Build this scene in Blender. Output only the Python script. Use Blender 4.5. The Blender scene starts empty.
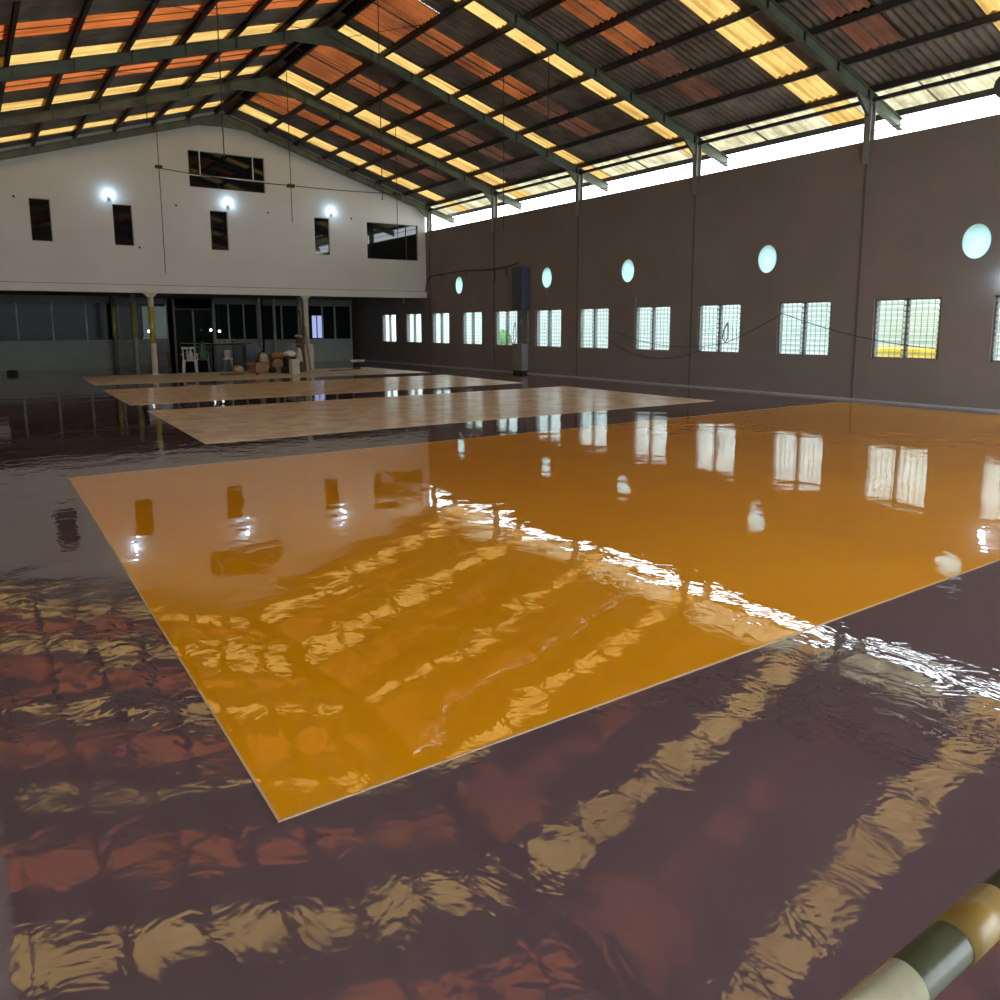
import bpy, bmesh, math, random
from mathutils import Vector, Matrix
from mathutils.geometry import tessellate_polygon
random.seed(7)
S = bpy.context.scene
COL = S.collection
PI = math.pi

# ------------------------------------------------------------------ materials
def nt(name):
    m = bpy.data.materials.new(name); m.use_nodes = True
    t = m.node_tree; t.nodes.clear()
    out = t.nodes.new('ShaderNodeOutputMaterial')
    return m, t, out

def ramp(t, src, stops, interp='LINEAR'):
    r = t.nodes.new('ShaderNodeValToRGB'); r.color_ramp.interpolation = interp
    e = r.color_ramp.elements
    while len(e) < len(stops): e.new(0.5)
    for i, (p, c) in enumerate(stops):
        e[i].position = p; e[i].color = (*c, 1)
    t.links.new(src, r.inputs[0]); return r.outputs[0]

def noise(t, scale, detail=4, rough=0.55, vec=None, dist=0.0):
    n = t.nodes.new('ShaderNodeTexNoise')
    n.inputs['Scale'].default_value = scale; n.inputs['Detail'].default_value = detail
    n.inputs['Roughness'].default_value = rough; n.inputs['Distortion'].default_value = dist
    if vec: t.links.new(vec, n.inputs['Vector'])
    return n.outputs['Fac']

def coords(t, scale=(1, 1, 1)):
    g = t.nodes.new('ShaderNodeNewGeometry'); mp = t.nodes.new('ShaderNodeMapping')
    mp.inputs['Scale'].default_value = scale
    t.links.new(g.outputs['Position'], mp.inputs['Vector']); return mp.outputs[0]

def M(name, col, rough=0.6, metal=0.0, var=0.12, scale=3.0, bump=0.0, bscale=30, spec=0.5, ior=None):
    m, t, out = nt(name)
    b = t.nodes.new('ShaderNodeBsdfPrincipled')
    v = coords(t)
    n = noise(t, scale, 5, 0.6, v)
    lo = tuple(max(0, c * (1 - var)) for c in col); hi = tuple(min(1, c * (1 + var)) for c in col)
    t.links.new(ramp(t, n, [(0.3, lo), (0.7, hi)]), b.inputs['Base Color'])
    b.inputs['Roughness'].default_value = rough; b.inputs['Metallic'].default_value = metal
    b.inputs['Specular IOR Level'].default_value = spec
    if ior: b.inputs['IOR'].default_value = ior
    if bump:
        bn = noise(t, bscale, 3, 0.6, v); bp = t.nodes.new('ShaderNodeBump')
        bp.inputs['Strength'].default_value = 1.0; bp.inputs['Distance'].default_value = bump
        t.links.new(bn, bp.inputs['Height']); t.links.new(bp.outputs[0], b.inputs['Normal'])
    t.links.new(b.outputs[0], out.inputs[0]); return m

def floor_mat(name, lo, hi, rough, ior, wave, fine, cscale=0.5, mottled=None, ripple=.30):
    m, t, out = nt(name)
    b = t.nodes.new('ShaderNodeBsdfPrincipled')
    v = coords(t)
    n = noise(t, cscale, 5, 0.6, v)
    c = ramp(t, n, [(0.3, lo), (0.7, hi)])
    if mottled:
        n2 = noise(t, 2.2, 6, 0.7, v, 0.6)
        mx = t.nodes.new('ShaderNodeMix'); mx.data_type = 'RGBA'
        f = ramp(t, n2, [(0.42, (0, 0, 0)), (0.62, (0.8, 0.8, 0.8))])
        t.links.new(f, mx.inputs[0]); t.links.new(c, mx.inputs[6]); mx.inputs[7].default_value = (*mottled, 1)
        c = mx.outputs[2]
    t.links.new(c, b.inputs['Base Color'])
    b.inputs['Roughness'].default_value = rough; b.inputs['IOR'].default_value = ior
    # long shallow swells of the self-levelling coat, then brush ripples
    n1 = noise(t, 0.9, 2, 0.5, coords(t, (1.0, 1.15, 1)), 0.3)
    n2 = noise(t, 4.2, 3, 0.55, coords(t, (1.2, 1.0, 1)), 0.5)
    n3 = noise(t, 38, 3, 0.6, v, 0.9)
    nm = noise(t, 0.55, 3, 0.6, v)
    msk = ramp(t, nm, [(0.45, (0.12,)*3), (0.62, (1,)*3)])
    def mul(a, k):
        x = t.nodes.new('ShaderNodeMath'); x.operation = 'MULTIPLY'
        t.links.new(a, x.inputs[0])
        if isinstance(k, float): x.inputs[1].default_value = k
        else: t.links.new(k, x.inputs[1])
        return x.outputs[0]
    def add(a, c2):
        x = t.nodes.new('ShaderNodeMath'); x.operation = 'ADD'
        t.links.new(a, x.inputs[0]); t.links.new(c2, x.inputs[1]); return x.outputs[0]
    h = add(add(mul(n1, wave), mul(n2, wave * ripple)), mul(mul(n3, msk), fine))
    bp = t.nodes.new('ShaderNodeBump'); bp.inputs['Strength'].default_value = 1.0
    bp.inputs['Distance'].default_value = 1.0
    t.links.new(h, bp.inputs['Height']); t.links.new(bp.outputs[0], b.inputs['Normal'])
    t.links.new(b.outputs[0], out.inputs[0]); return m

def sheet_mat(name, lo, hi, scale=1.3, fleck=None, sx=(1, 1, 1), streak=1.0):
    """a thin plastic roof sheet: daylight falls through it"""
    m, t, out = nt(name)
    v = coords(t, sx)
    c = ramp(t, noise(t, scale, 5, 0.6, v), [(0.32, lo), (0.68, hi)])
    st = noise(t, 1.0, 3, 0.6, coords(t, (.35, 9.0, .35)))
    mk = t.nodes.new('ShaderNodeMix'); mk.data_type = 'RGBA'; mk.blend_type = 'MULTIPLY'; mk.inputs[0].default_value = streak
    t.links.new(c, mk.inputs[6]); t.links.new(ramp(t, st, [(0.38, (.62, .58, .52)), (0.56, (1, 1, 1))]), mk.inputs[7]); c = mk.outputs[2]
    if fleck:
        n2 = noise(t, 9, 4, 0.7, v)
        mx = t.nodes.new('ShaderNodeMix'); mx.data_type = 'RGBA'
        t.links.new(ramp(t, n2, [(0.60, (0, 0, 0)), (0.72, (1, 1, 1))]), mx.inputs[0])
        t.links.new(c, mx.inputs[6]); mx.inputs[7].default_value = (*fleck, 1); c = mx.outputs[2]
    tr = t.nodes.new('ShaderNodeBsdfTranslucent'); df = t.nodes.new('ShaderNodeBsdfDiffuse')
    ad = t.nodes.new('ShaderNodeAddShader')
    t.links.new(c, tr.inputs[0]); df.inputs[0].default_value = (lo[0]*.6, lo[1]*.6, lo[2]*.6, 1)
    t.links.new(tr.outputs[0], ad.inputs[0]); t.links.new(df.outputs[0], ad.inputs[1])
    t.links.new(ad.outputs[0], out.inputs[0]); return m

def emit(name, col, s):
    m, t, out = nt(name)
    e = t.nodes.new('ShaderNodeEmission'); e.inputs[0].default_value = (*col, 1); e.inputs[1].default_value = s
    t.links.new(e.outputs[0], out.inputs[0]); return m

def glass(name, tint=(0.9, 0.97, 0.96), rough=0.0, mixf=0.12):
    m, t, out = nt(name)
    tr = t.nodes.new('ShaderNodeBsdfTransparent'); tr.inputs[0].default_value = (*tint, 1)
    gl = t.nodes.new('ShaderNodeBsdfGlossy'); gl.inputs['Roughness'].default_value = rough
    mx = t.nodes.new('ShaderNodeMixShader'); mx.inputs[0].default_value = mixf
    t.links.new(tr.outputs[0], mx.inputs[1]); t.links.new(gl.outputs[0], mx.inputs[2])
    t.links.new(mx.outputs[0], out.inputs[0]); return m

MT = {
 'floor': floor_mat('purple_epoxy', (.096, .059, .068), (.128, .082, .092), .018, 2.2, .0072, .00016),
 'orange': floor_mat('orange_epoxy', (.72, .285, .002), (.80, .335, .004), .012, 2.25, .0075, .00002, ripple=.17),
 'beige': floor_mat('sanded_screed', (.78, .62, .42), (.90, .74, .54), .23, 1.36, .0022, .0001, 1.2, (.62, .44, .27)),
 'beige2': floor_mat('dusty_screed', (.60, .53, .42), (.70, .63, .51), .45, 1.45, .002, .0002, 1.2, (.42, .35, .26)),
 'line': M('white_edge_line', (.50, .36, .20), .4),
 'rwall': M('grey_plaster', (.205, .178, .158), .85, var=.10, scale=.7, bump=.002, bscale=12),
 'seam': M('dark_joint', (.12, .105, .095), .85),
 'skirt': M('pale_skirting', (.42, .41, .44), .6),
 'cable': M('dusty_cable', (.07, .06, .055), .7),
 'gwall': M('cream_plaster', (.60, .595, .555), .85, var=.05, scale=.6, bump=.002, bscale=10),
 'lwall': M('side_plaster', (.50, .49, .48), .9, var=.08, scale=.6),
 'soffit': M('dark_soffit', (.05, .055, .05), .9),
 'low': M('green_grey_plaster', (.25, .255, .22), .8, var=.1, scale=1.1),
 'beam': M('grey_beam', (.16, .165, .155), .8),
 'rafter': M('olive_steel_paint', (.085, .10, .065), .55, var=.35, scale=2.5),
 'purlin': M('dark_steel', (.030, .028, .028), .6, var=.3, scale=3),
 'column': M('grey_steel_paint', (.20, .21, .20), .5),
 'sheet': M('weathered_cement_sheet', (.155, .135, .11), .9, var=.45, scale=1.6),
 'yellow': sheet_mat('yellowed_plastic_sheet', (.140, .082, .022), (.20, .122, .038), 1.4, (.12, .062, .014)),
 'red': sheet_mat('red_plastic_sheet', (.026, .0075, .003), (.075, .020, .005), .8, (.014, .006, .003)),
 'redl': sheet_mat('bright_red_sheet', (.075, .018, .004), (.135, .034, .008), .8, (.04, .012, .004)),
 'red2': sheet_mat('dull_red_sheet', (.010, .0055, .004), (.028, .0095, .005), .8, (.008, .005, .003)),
 'clear': sheet_mat('pale_plastic_sheet', (.10, .088, .055), (.20, .175, .11), 3),
 'black': M('black_rubber', (.012, .012, .013), .6),
 'rod': M('dark_wire', (.02, .02, .02), .5),
 'dglass': M('dark_window_glass', (.006, .008, .009), .04, var=.1, ior=1.5),
 'mglass': M('dim_partition_glass', (.010, .012, .011), .10, var=.2, spec=.08, ior=1.3),
 'white': M('white_paint', (.75, .75, .72), .5),
 'frame': M('grey_window_frame', (.17, .17, .17), .5),
 'frosted': sheet_mat('frosted_glass', (.42, .54, .54), (.50, .63, .63), 5, streak=0.0),
 'louver': glass('clear_louvre_glass', (.86, .97, .95), .05, .10),
 'mullion': M('pale_mullion', (.30, .31, .28), .6),
 'led': emit('cold_led', (.50, .76, 1.0), 60),
 'led2': emit('small_lamp', (.8, .95, 1.0), 6),
 'litwin': emit('lit_blue_window', (.42, .48, .85), .55),
 'litpale': emit('pale_lit_panel', (.20, .24, .23), .22),
 'cream': M('cream_post_paint', (.62, .56, .45), .55, var=.12),
 'ypaint': M('yellow_post_paint', (.34, .31, .05), .5, var=.15),
 'plastic': M('white_plastic', (.55, .55, .60), .4),
 'dplastic': M('navy_plastic', (.05, .055, .10), .4),
 'green': M('green_cloth', (.05, .13, .06), .9, var=.4, scale=12),
 'wood': M('raw_wood', (.26, .15, .07), .8, var=.35, scale=9),
 'dwood': M('dark_wood', (.09, .045, .02), .8, var=.35, scale=9),
 'sack': M('tan_sack', (.42, .30, .18), .95, var=.25, scale=8, bump=.01, bscale=14),
 'sackw': M('white_sack', (.44, .41, .34), .95, var=.12, scale=8, bump=.01, bscale=14),
 'sacko': M('orange_sack', (.42, .20, .10), .95, var=.2, scale=8, bump=.01, bscale=14),
 'card': M('brown_cardboard', (.30, .17, .09), .9, var=.2, scale=6),
 'concrete': M('pale_concrete', (.46, .44, .36), .95, var=.15, scale=7),
 'blue': M('blue_grey_bin', (.18, .22, .28), .5),
 'metal': M('dull_metal', (.32, .32, .31), .4, metal=.7),
 'outg': M('outside_concrete', (.55, .55, .50), .9),
 'outw': M('outside_whitewash', (.55, .60, .58), .9, var=.07, scale=.8),
 'yout': M('yellow_tarpaulin', (.80, .55, .08), .7, var=.2, scale=3),
 'leaf': M('hedge_leaf', (.10, .22, .06), .8, var=.5, scale=6),
 'tapegreen': M('dark_green_tape', (.055, .060, .035), .28, var=.6, scale=14),
 'tapeyellow': M('old_yellow_tape', (.22, .135, .025), .33, var=.35, scale=12),
 'tapesilver': M('silver_tape', (.40, .38, .25), .22, metal=.35, var=.3, scale=16),
}

# ------------------------------------------------------------------ mesh kit
class MB:
    def __init__(s): s.v = []; s.f = []; s.mi = []
    def add(s, vs, fs, mi=0):
        o = len(s.v); s.v += [tuple(p) for p in vs]
        for f in fs: s.f.append(tuple(i + o for i in f)); s.mi.append(mi)
    def box(s, a, b, mi=0):
        x0, y0, z0 = a; x1, y1, z1 = b
        s.add([(x0,y0,z0),(x1,y0,z0),(x1,y1,z0),(x0,y1,z0),(x0,y0,z1),(x1,y0,z1),(x1,y1,z1),(x0,y1,z1)],
              [(0,3,2,1),(4,5,6,7),(0,1,5,4),(1,2,6,5),(2,3,7,6),(3,0,4,7)], mi)
    def hexa(s, P, mi=0):  # 8 points, bottom ring then top ring
        s.add(P, [(0,3,2,1),(4,5,6,7),(0,1,5,4),(1,2,6,5),(2,3,7,6),(3,0,4,7)], mi)
    def tube(s, pts, r, n=8, mi=0, cap=True, radii=None):
        pts = [Vector(p) for p in pts]; rings = []
        up = Vector((0, 0, 1)); prev = None
        for i, p in enumerate(pts):
            d = (pts[min(i+1, len(pts)-1)] - pts[max(i-1, 0)]).normalized()
            a = up if abs(d.dot(up)) < .95 else Vector((1, 0, 0))
            if prev is not None: a = prev
            x = (a - d * a.dot(d)).normalized(); y = d.cross(x); prev = x
            rr = radii[i] if radii else r
            rings.append([p + (x*math.cos(2*PI*k/n) + y*math.sin(2*PI*k/n))*rr for k in range(n)])
        vs = [q for ring in rings for q in ring]; fs = []
        for i in range(len(pts)-1):
            for k in range(n):
                fs.append((i*n+k, i*n+(k+1) % n, (i+1)*n+(k+1) % n, (i+1)*n+k))
        if cap:
            fs.append(tuple(range(n-1, -1, -1))); fs.append(tuple((len(pts)-1)*n+k for k in range(n)))
        s.add(vs, fs, mi)
    def lathe(s, prof, c=(0, 0, 0), n=20, mi=0):
        vs = []; fs = []
        for r, z in prof:
            for k in range(n):
                vs.append((c[0]+r*math.cos(2*PI*k/n), c[1]+r*math.sin(2*PI*k/n), c[2]+z))
        for i in range(len(prof)-1):
            for k in range(n):
                fs.append((i*n+k, i*n+(k+1) % n, (i+1)*n+(k+1) % n, (i+1)*n+k))
        fs.append(tuple(range(n-1, -1, -1))); fs.append(tuple((len(prof)-1)*n+k for k in range(n)))
        s.add(vs, fs, mi)
    def blob(s, c, r, seed=0, amp=.18, n=14, m=9, flat=True, mi=0):
        rnd = random.Random(seed); ph = [rnd.uniform(0, 6.28) for _ in range(6)]
        vs = []; fs = []
        for i in range(m+1):
            th = PI*i/m
            for k in range(n):
                a = 2*PI*k/n
                d = 1 + amp*(math.sin(3*a+ph[0])*math.sin(2*th+ph[1]) + .6*math.sin(5*a+ph[2]+3*th) + .4*math.sin(4*th+ph[3]))
                z = math.cos(th)*r[2]*d
                if flat: z = max(z, -r[2]*.62)
                vs.append((c[0]+math.sin(th)*math.cos(a)*r[0]*d, c[1]+math.sin(th)*math.sin(a)*r[1]*d, c[2]+z+(r[2]*.62 if flat else 0)))
        for i in range(m):
            for k in range(n):
                fs.append((i*n+k, (i+1)*n+k, (i+1)*n+(k+1) % n, i*n+(k+1) % n))
        s.add(vs, fs, mi)
    def plate(s, outer, holes, f):
        """polygon with holes in 2D, f(u,v,side)->3D, side 0/1, extruded"""
        loops = [[Vector((u, v, 0)) for u, v in l] for l in [outer] + holes]
        flat = [p for l in loops for p in l]
        tri = tessellate_polygon(loops)
        o = len(s.v); n = len(flat)
        for side in (0, 1): s.v += [tuple(f(p.x, p.y, side)) for p in flat]
        for t in tri:
            s.f.append(tuple(o+i for i in t)); s.mi.append(0)
            s.f.append(tuple(o+n+i for i in reversed(t))); s.mi.append(0)
        b = o
        for l in loops:
            k = len(l)
            for i in range(k):
                s.f.append((b+i, b+(i+1) % k, b+n+(i+1) % k, b+n+i)); s.mi.append(0)
            b += k
    def build(s, name, mats, parent=None, smooth=False, loc=None, bevel=0):
        me = bpy.data.meshes.new(name)
        if loc is not None:
            s.v = [(x-loc[0], y-loc[1], z-loc[2]) for x, y, z in s.v]
        me.from_pydata(s.v, [], s.f); me.update()
        bm = bmesh.new(); bm.from_mesh(me); bmesh.ops.recalc_face_normals(bm, faces=bm.faces); bm.to_mesh(me); bm.free()
        if not isinstance(mats, (list, tuple)): mats = [mats]
        for m in mats: me.materials.append(MT[m] if isinstance(m, str) else m)
        for p, mi in zip(me.polygons, s.mi): p.material_index = mi; p.use_smooth = smooth
        o = bpy.data.objects.new(name, me); COL.objects.link(o)
        if loc is not None: o.location = loc
        if parent: o.parent = parent
        if bevel:
            b = o.modifiers.new('bevel', 'BEVEL'); b.width = bevel; b.segments = 2; b.limit_method = 'ANGLE'
        return o

def tag(o, label=None, cat=None, group=None, kind=None):
    if label: o['label'] = label
    if cat: o['category'] = cat
    if group: o['group'] = group
    if kind: o['kind'] = kind
    return o
def thing(name, label, cat, loc=(0, 0, 0), rz=0, group=None, kind=None):
    o = bpy.data.objects.new(name, None); COL.objects.link(o); o.location = loc; o.rotation_euler = (0, 0, rz)
    o.empty_display_size = .1
    return tag(o, label, cat, group, kind)
def copy_tree(o, parent=None):
    c = o.copy(); COL.objects.link(c)
    if parent: c.parent = parent
    for ch in o.children: copy_tree(ch, c)
    return c
ORD = ['first', 'second', 'third', 'fourth', 'fifth', 'sixth', 'seventh', 'eighth', 'ninth', 'tenth', 'eleventh', 'twelfth', 'thirteenth']

# ------------------------------------------------------------------ layout
W = 15.55; XL = -.17; YE = 28.0; YB = -4.3; YR = 34.5; YBK = 41.0
RX = 7.8; RZ = 8.80; SL = .31
WT = 5.28
def rz_(x): return RZ - SL*abs(x-RX)

# floor
m = MB(); m.box((XL-.25, YB-.3, -.2), (W+.25, YBK, 0)); tag(m.build('floor', 'floor'), 'glossy dark purple epoxy floor of the hall', 'floor', kind='structure')

def court(name, P, mat, label):
    """P: near-left, near-right, far-right, far-left corners on the floor"""
    cx = sum(p[0] for p in P)/4; cy = sum(p[1] for p in P)/4
    t = thing(name, label, 'court', (cx, cy, 0))
    Q = [(x-cx, y-cy) for x, y in P]
    m = MB(); m.hexa([(x, y, .0005) for x, y in Q]+[(x, y, .002) for x, y in Q]); m.build('court_surface', mat, t)
    e = MB(); w = .009
    for i in range(4):
        a = Vector(Q[i]); b = Vector(Q[(i+1) % 4]); d = (b-a).normalized(); n = Vector((-d.y, d.x))*w
        e.hexa([(*a, .0015), (*b, .0015), (*(b+n), .0015), (*(a+n), .0015), (*a, .0032), (*b, .0032), (*(b+n), .0032), (*(a+n), .0032)])
    e.build('edge_line', 'line', t)
    return t
court('painted_court', [(.715, 2.34), (14.95, 2.34), (14.95, 9.38), (.81, 9.41)], 'orange', 'large glossy orange painted court nearest the camera')
court('bare_court', [(2.64, 11.08), (13.05, 11.06), (13.05, 16.1), (2.81, 16.16)], 'beige', 'beige bare court directly behind the orange one')
court('bare_court', [(2.73, 17.5), (12.95, 17.7), (13.0, 22.3), (2.86, 22.3)], 'beige', 'beige bare court in the middle of the three unpainted ones')
court('bare_court', [(2.9, 24.1), (13.3, 23.75), (13.0, 28.3), (3.05, 28.9)], 'beige2', 'pale dusty bare court at the far end in front of the posts')

# right wall with window and round openings
WY = [3.90, 6.17, 8.45, 10.76, 13.15, 15.44, 17.85, 20.05, 22.41, 24.62, 26.93, 29.17, 31.45]
W0, W1 = .90, 2.105; WW = 1.35
CY = [2.7, 7.24, 11.80, 16.43, 20.13, 25.5]; CZ = 3.10; CR = .325; CW = .265
holes = [[(y-WW/2, W0), (y+WW/2, W0), (y+WW/2, W1), (y-WW/2, W1)] for y in WY]
holes += [[(y+CW*math.cos(2*PI*k/32), CZ+CR*math.sin(2*PI*k/32)) for k in range(32)] for y in CY]
m = MB(); m.plate([(YB, 0), (YBK, 0), (YBK, WT), (YB, WT)], holes, lambda u, v, s: (W+.2*s, u, v))
tag(m.build('wall_right', 'rwall'), 'long dark grey plaster wall with a row of grilled windows', 'wall', kind='structure')
m = MB(); m.box((W-.02, YB, 0), (W, YBK, .038)); tag(m.build('baseboard_right', 'skirt'), 'pale low skirting along the foot of the grey wall', 'skirting', kind='structure')
m = MB(); m.hexa([(XL-.2, YB, 0), (XL, YB, 0), (XL, YBK, 0), (XL-.2, YBK, 0), (XL-.2, YB, rz_(XL-.2)-.03), (XL, YB, rz_(XL)-.03), (XL, YBK, rz_(XL)-.03), (XL-.2, YBK, rz_(XL-.2)-.03)]); tag(m.build('wall_left', 'lwall'), 'left side wall beside the camera', 'wall', kind='structure')
m = MB(); m.plate([(XL-.2, 0), (W+.2, 0), (W+.2, rz_(W)-.02), (RX, RZ-.03), (XL-.2, rz_(XL)-.02)], [[(.6, .02), (14.8, .02), (14.8, 5.0), (.6, 5.0)]], lambda u, v, s: (u, YB-.2*s, v))  # unseen gateway, added so daylight fills the hall from behind
tag(m.build('wall_near', 'lwall'), 'wall behind the camera with a wide unseen gateway added for daylight', 'wall', kind='structure')

# windows of the right wall
def make_window(i, y):
    t = thing('window_%d' % (i+1), None, None, (W, y, W0), kind='structure')
    h = W1-W0; a = WW/2
    f = MB(); d0, d1 = .03, .13
    f.box((d0, -a, 0), (d1, -a+.045, h)); f.box((d0, a-.045, 0), (d1, a, h)); f.box((d0, -a, 0), (d1, a, .035)); f.box((d0, -a, h-.035), (d1, a, h))
    f.box((d0, -.022, 0), (d1, .022, h))
    f.build('window_frame', 'frame', t)
    g = MB()
    for sgn in (-1, 1):
        c0, c1 = (-a+.05, -.04) if sgn < 0 else (.04, a-.05)
        for k in range(10):
            z = .06+(k+.5)*(h-.1)/10
            g.hexa([(d0+.02, c0, z-.035), (d0+.025, c0, z-.035), (d0+.025, c1, z-.035), (d0+.02, c1, z-.035),
                    (d1-.01, c0, z+.03), (d1-.005, c0, z+.03), (d1-.005, c1, z+.03), (d1-.01, c1, z+.03)])
    g.build('louvre_glass', 'louver', t)
    b = MB()
    for yy in (-a+.045, -.045, .045, a-.045):
        for k in range(11):
            z = .06+k*(h-.1)/10
            b.box((d0-.005, yy-.018, z-.012), (d0+.02, yy+.018, z+.022))
    b.build('louvre_clip', 'frame', t)
    r = MB()
    n = 11
    for k in range(1, n): r.box((.008, -a+k*WW/n-.004, 0), (.018, -a+k*WW/n+.004, h))
    for k in range(1, 10): r.box((.016, -a, k*h/10-.004), (.026, a, k*h/10+.004))
    r.build('steel_grille', 'frame', t)
    return t
for i, y in enumerate(WY): make_window(i, y)
for i, y in enumerate(CY):
    t = thing('window_%d' % (len(WY)+i+1), None, None, (W, y, CZ), kind='structure')
    f = MB(); pts = [(.01, CW*math.cos(2*PI*k/32), CR*math.sin(2*PI*k/32)) for k in range(33)]
    f.tube(pts, .014, 6, cap=False); f.build('round_frame', 'frame', t, smooth=True)
    g = MB(); n = 32
    vs = [(x, (CW-.005)*math.cos(2*PI*k/n), (CR-.005)*math.sin(2*PI*k/n)) for x in (.012, .018) for k in range(n)]
    g.add(vs, [tuple(range(n)), tuple(range(2*n-1, n-1, -1))] + [(k, (k+1) % n, n+(k+1) % n, n+k) for k in range(n)])
    g.build('round_pane', 'frosted', t)

# gable wall over the mezzanine edge
gw = {'a': (2.0, 2.56, 4.19, 5.45), 'b': (4.28, 4.85, 4.18, 5.45), 'c': (7.27, 7.85, 4.18, 5.48), 'd': (10.95, 11.52, 4.20, 5.52),
      'e': (13.02, 15.2, 4.14, 5.50), 'f': (6.67, 9.2, 6.20, 7.38)}
holes = [[(x0, z0), (x1, z0), (x1, z1), (x0, z1)] for x0, x1, z0, z1 in gw.values()]
m = MB(); m.plate([(XL, 2.96), (W, 2.96), (W, rz_(W)-.03), (RX, RZ-.03), (XL, rz_(XL)-.03)], holes, lambda u, v, s: (u, YE+.2*s, v))
tag(m.build('wall_far', 'gwall'), 'cream upper gable wall above the open ground floor', 'wall', kind='structure')
m = MB(); m.box((XL, YE-.012, 2.70), (W, YE+.3, 2.945)); tag(m.build('trim_1', 'gwall'), 'cream fascia band along the bottom of the gable wall', 'trim', kind='structure')
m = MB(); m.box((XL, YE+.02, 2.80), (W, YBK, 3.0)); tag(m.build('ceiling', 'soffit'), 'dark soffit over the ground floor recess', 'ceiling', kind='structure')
WN = len(WY)+len(CY)
for j, (k, (x0, x1, z0, z1)) in enumerate(gw.items()):
    t = thing('window_%d' % (WN+j+1), None, None, ((x0+x1)/2, YE, z0), kind='structure')
    a = (x1-x0)/2; h = z1-z0
    f = MB(); q = .02
    for A, B in (((-a, .05, 0), (-a+q, .11, h)), ((a-q, .05, 0), (a, .11, h)), ((-a, .05, 0), (a, .11, q)), ((-a, .05, h-q), (a, .11, h))): f.box(A, B)
    f.build('window_frame', 'frame', t)
    g = MB(); g.box((-a, .075, 0), (a, .085, h)); g.build('window_pane', 'dglass', t)
    if k == 'f':
        b = MB(); b.box((-a, .04, .38), (a, .07, .41)); b.box((-a+.36, .04, .38), (-a+.39, .07, h)); b.box((a-.40, .04, .38), (a-.37, .07, h)); b.build('mullion', 'white', t)
    if k == 'e':
        b = MB(); b.box((a-.5, .04, 0), (a-.485, .07, h)); b.build('mullion', 'frame', t)

# ------------------------------------------------------------------ roof
X_EAVE_R = 16.65; X_EAVE_L = 2*RX-16.65
Y0R, Y1R = -4.8, 28.35
P = .165; A = .022
yel = [-1.90, 2.15, 6.17, 10.28, 14.35, 18.42, 22.45, 26.50]
red = [.25, 4.25, 8.32, 12.42, 16.52, 20.50, 24.55]
WID = .76
def corr(name, mat, y0, y1, xa, xb, parent=None, dz=0, thick=.008):
    ys = []; y = y0
    n = max(2, int(round((y1-y0)/(P/6)))); ys = [y0+(y1-y0)*k/n for k in range(n+1)]
    m = MB(); vs = []
    for x in (xa, xb):
        for y in ys: vs.append((x, y, rz_(x)+dz+A*math.sin(2*PI*y/P)))
    k = len(ys); m.add(vs, [(i, i+1, k+i+1, k+i) for i in range(k-1)])
    o = m.build(name, mat, parent, smooth=True)
    return o
# row joints at purlins, ridge to eave, for the small overlap steps of the sheets
RR = [7.8, 9.23, 10.27, 11.33, 12.42, 13.46, 14.55, 15.6, 16.86]
RLx = [7.8, 6.7, 5.6, 4.47, 3.35, 2.23, 1.17, -.19, -1.25]
occupied = sorted([(y, y+WID) for y in yel] + [(y, y+WID) for y in red])
ranges = []; c = Y0R
for a, b in occupied:
    if a-c > .05: ranges.append((c, a))
    c = b
ranges.append((c, Y1R))
def sheet_rows(name, mat, spans, xs, dz, parent=None, rows=None, rowmat=None):
    m = MB()
    for (y0, y1) in spans:
        n = max(2, int(round((y1-y0)/(P/6)))); ys = [y0+(y1-y0)*k/n for k in range(n+1)]
        for r in range(len(xs)-1):
            if rows and r not in rows: continue
            xa, xb = xs[r], xs[r+1]; d = .12 if xb > xa else -.12
            vs = [(x, y, rz_(x)+zz+dz+A*math.sin(2*PI*y/P)) for x, zz in ((xa, 0), (xb+(d if r < len(xs)-2 else 0), .012)) for y in ys]
            k = len(ys); m.add(vs, [(i, i+1, k+i+1, k+i) for i in range(k-1)], rowmat[r] if rowmat else 0)
    return m.build(name, mat, parent, smooth=True)
rb = bpy.data.objects.new('ceiling', None)
# extra reddish sheets next to the ridge on the right slope
EXTRA = [(y-.66, y+.0) for y in red] + [(y+WID, y+WID+.66) for y in red]
def minus(spans, cuts):
    out = []
    for a, b in spans:
        cur = a
        for c0, c1 in sorted(cuts):
            if c1 <= cur or c0 >= b: continue
            if c0 > cur+.02: out.append((cur, c0))
            cur = max(cur, c1)
        if cur < b-.02: out.append((cur, b))
    return out
tag(sheet_rows('ceiling_right', ['sheet', 'clear'], ranges, RR[1:], 0, rowmat=[0]*6+[1]), 'corrugated grey sheet roof slope over the right half', 'roof', kind='structure')
tag(sheet_rows('ceiling_ridge', 'sheet', minus(ranges, EXTRA), RR[:2]+[RR[1]], 0, rows=[0]), 'corrugated grey roof sheets beside the ridge', 'roof', kind='structure')
tag(sheet_rows('ceiling_left', ['sheet', 'clear'], ranges, RLx, 0, rowmat=[0]*7+[1]), 'corrugated grey sheet roof slope over the left half', 'roof', kind='structure')
side = (('right', RR), ('left', RLx))
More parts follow.
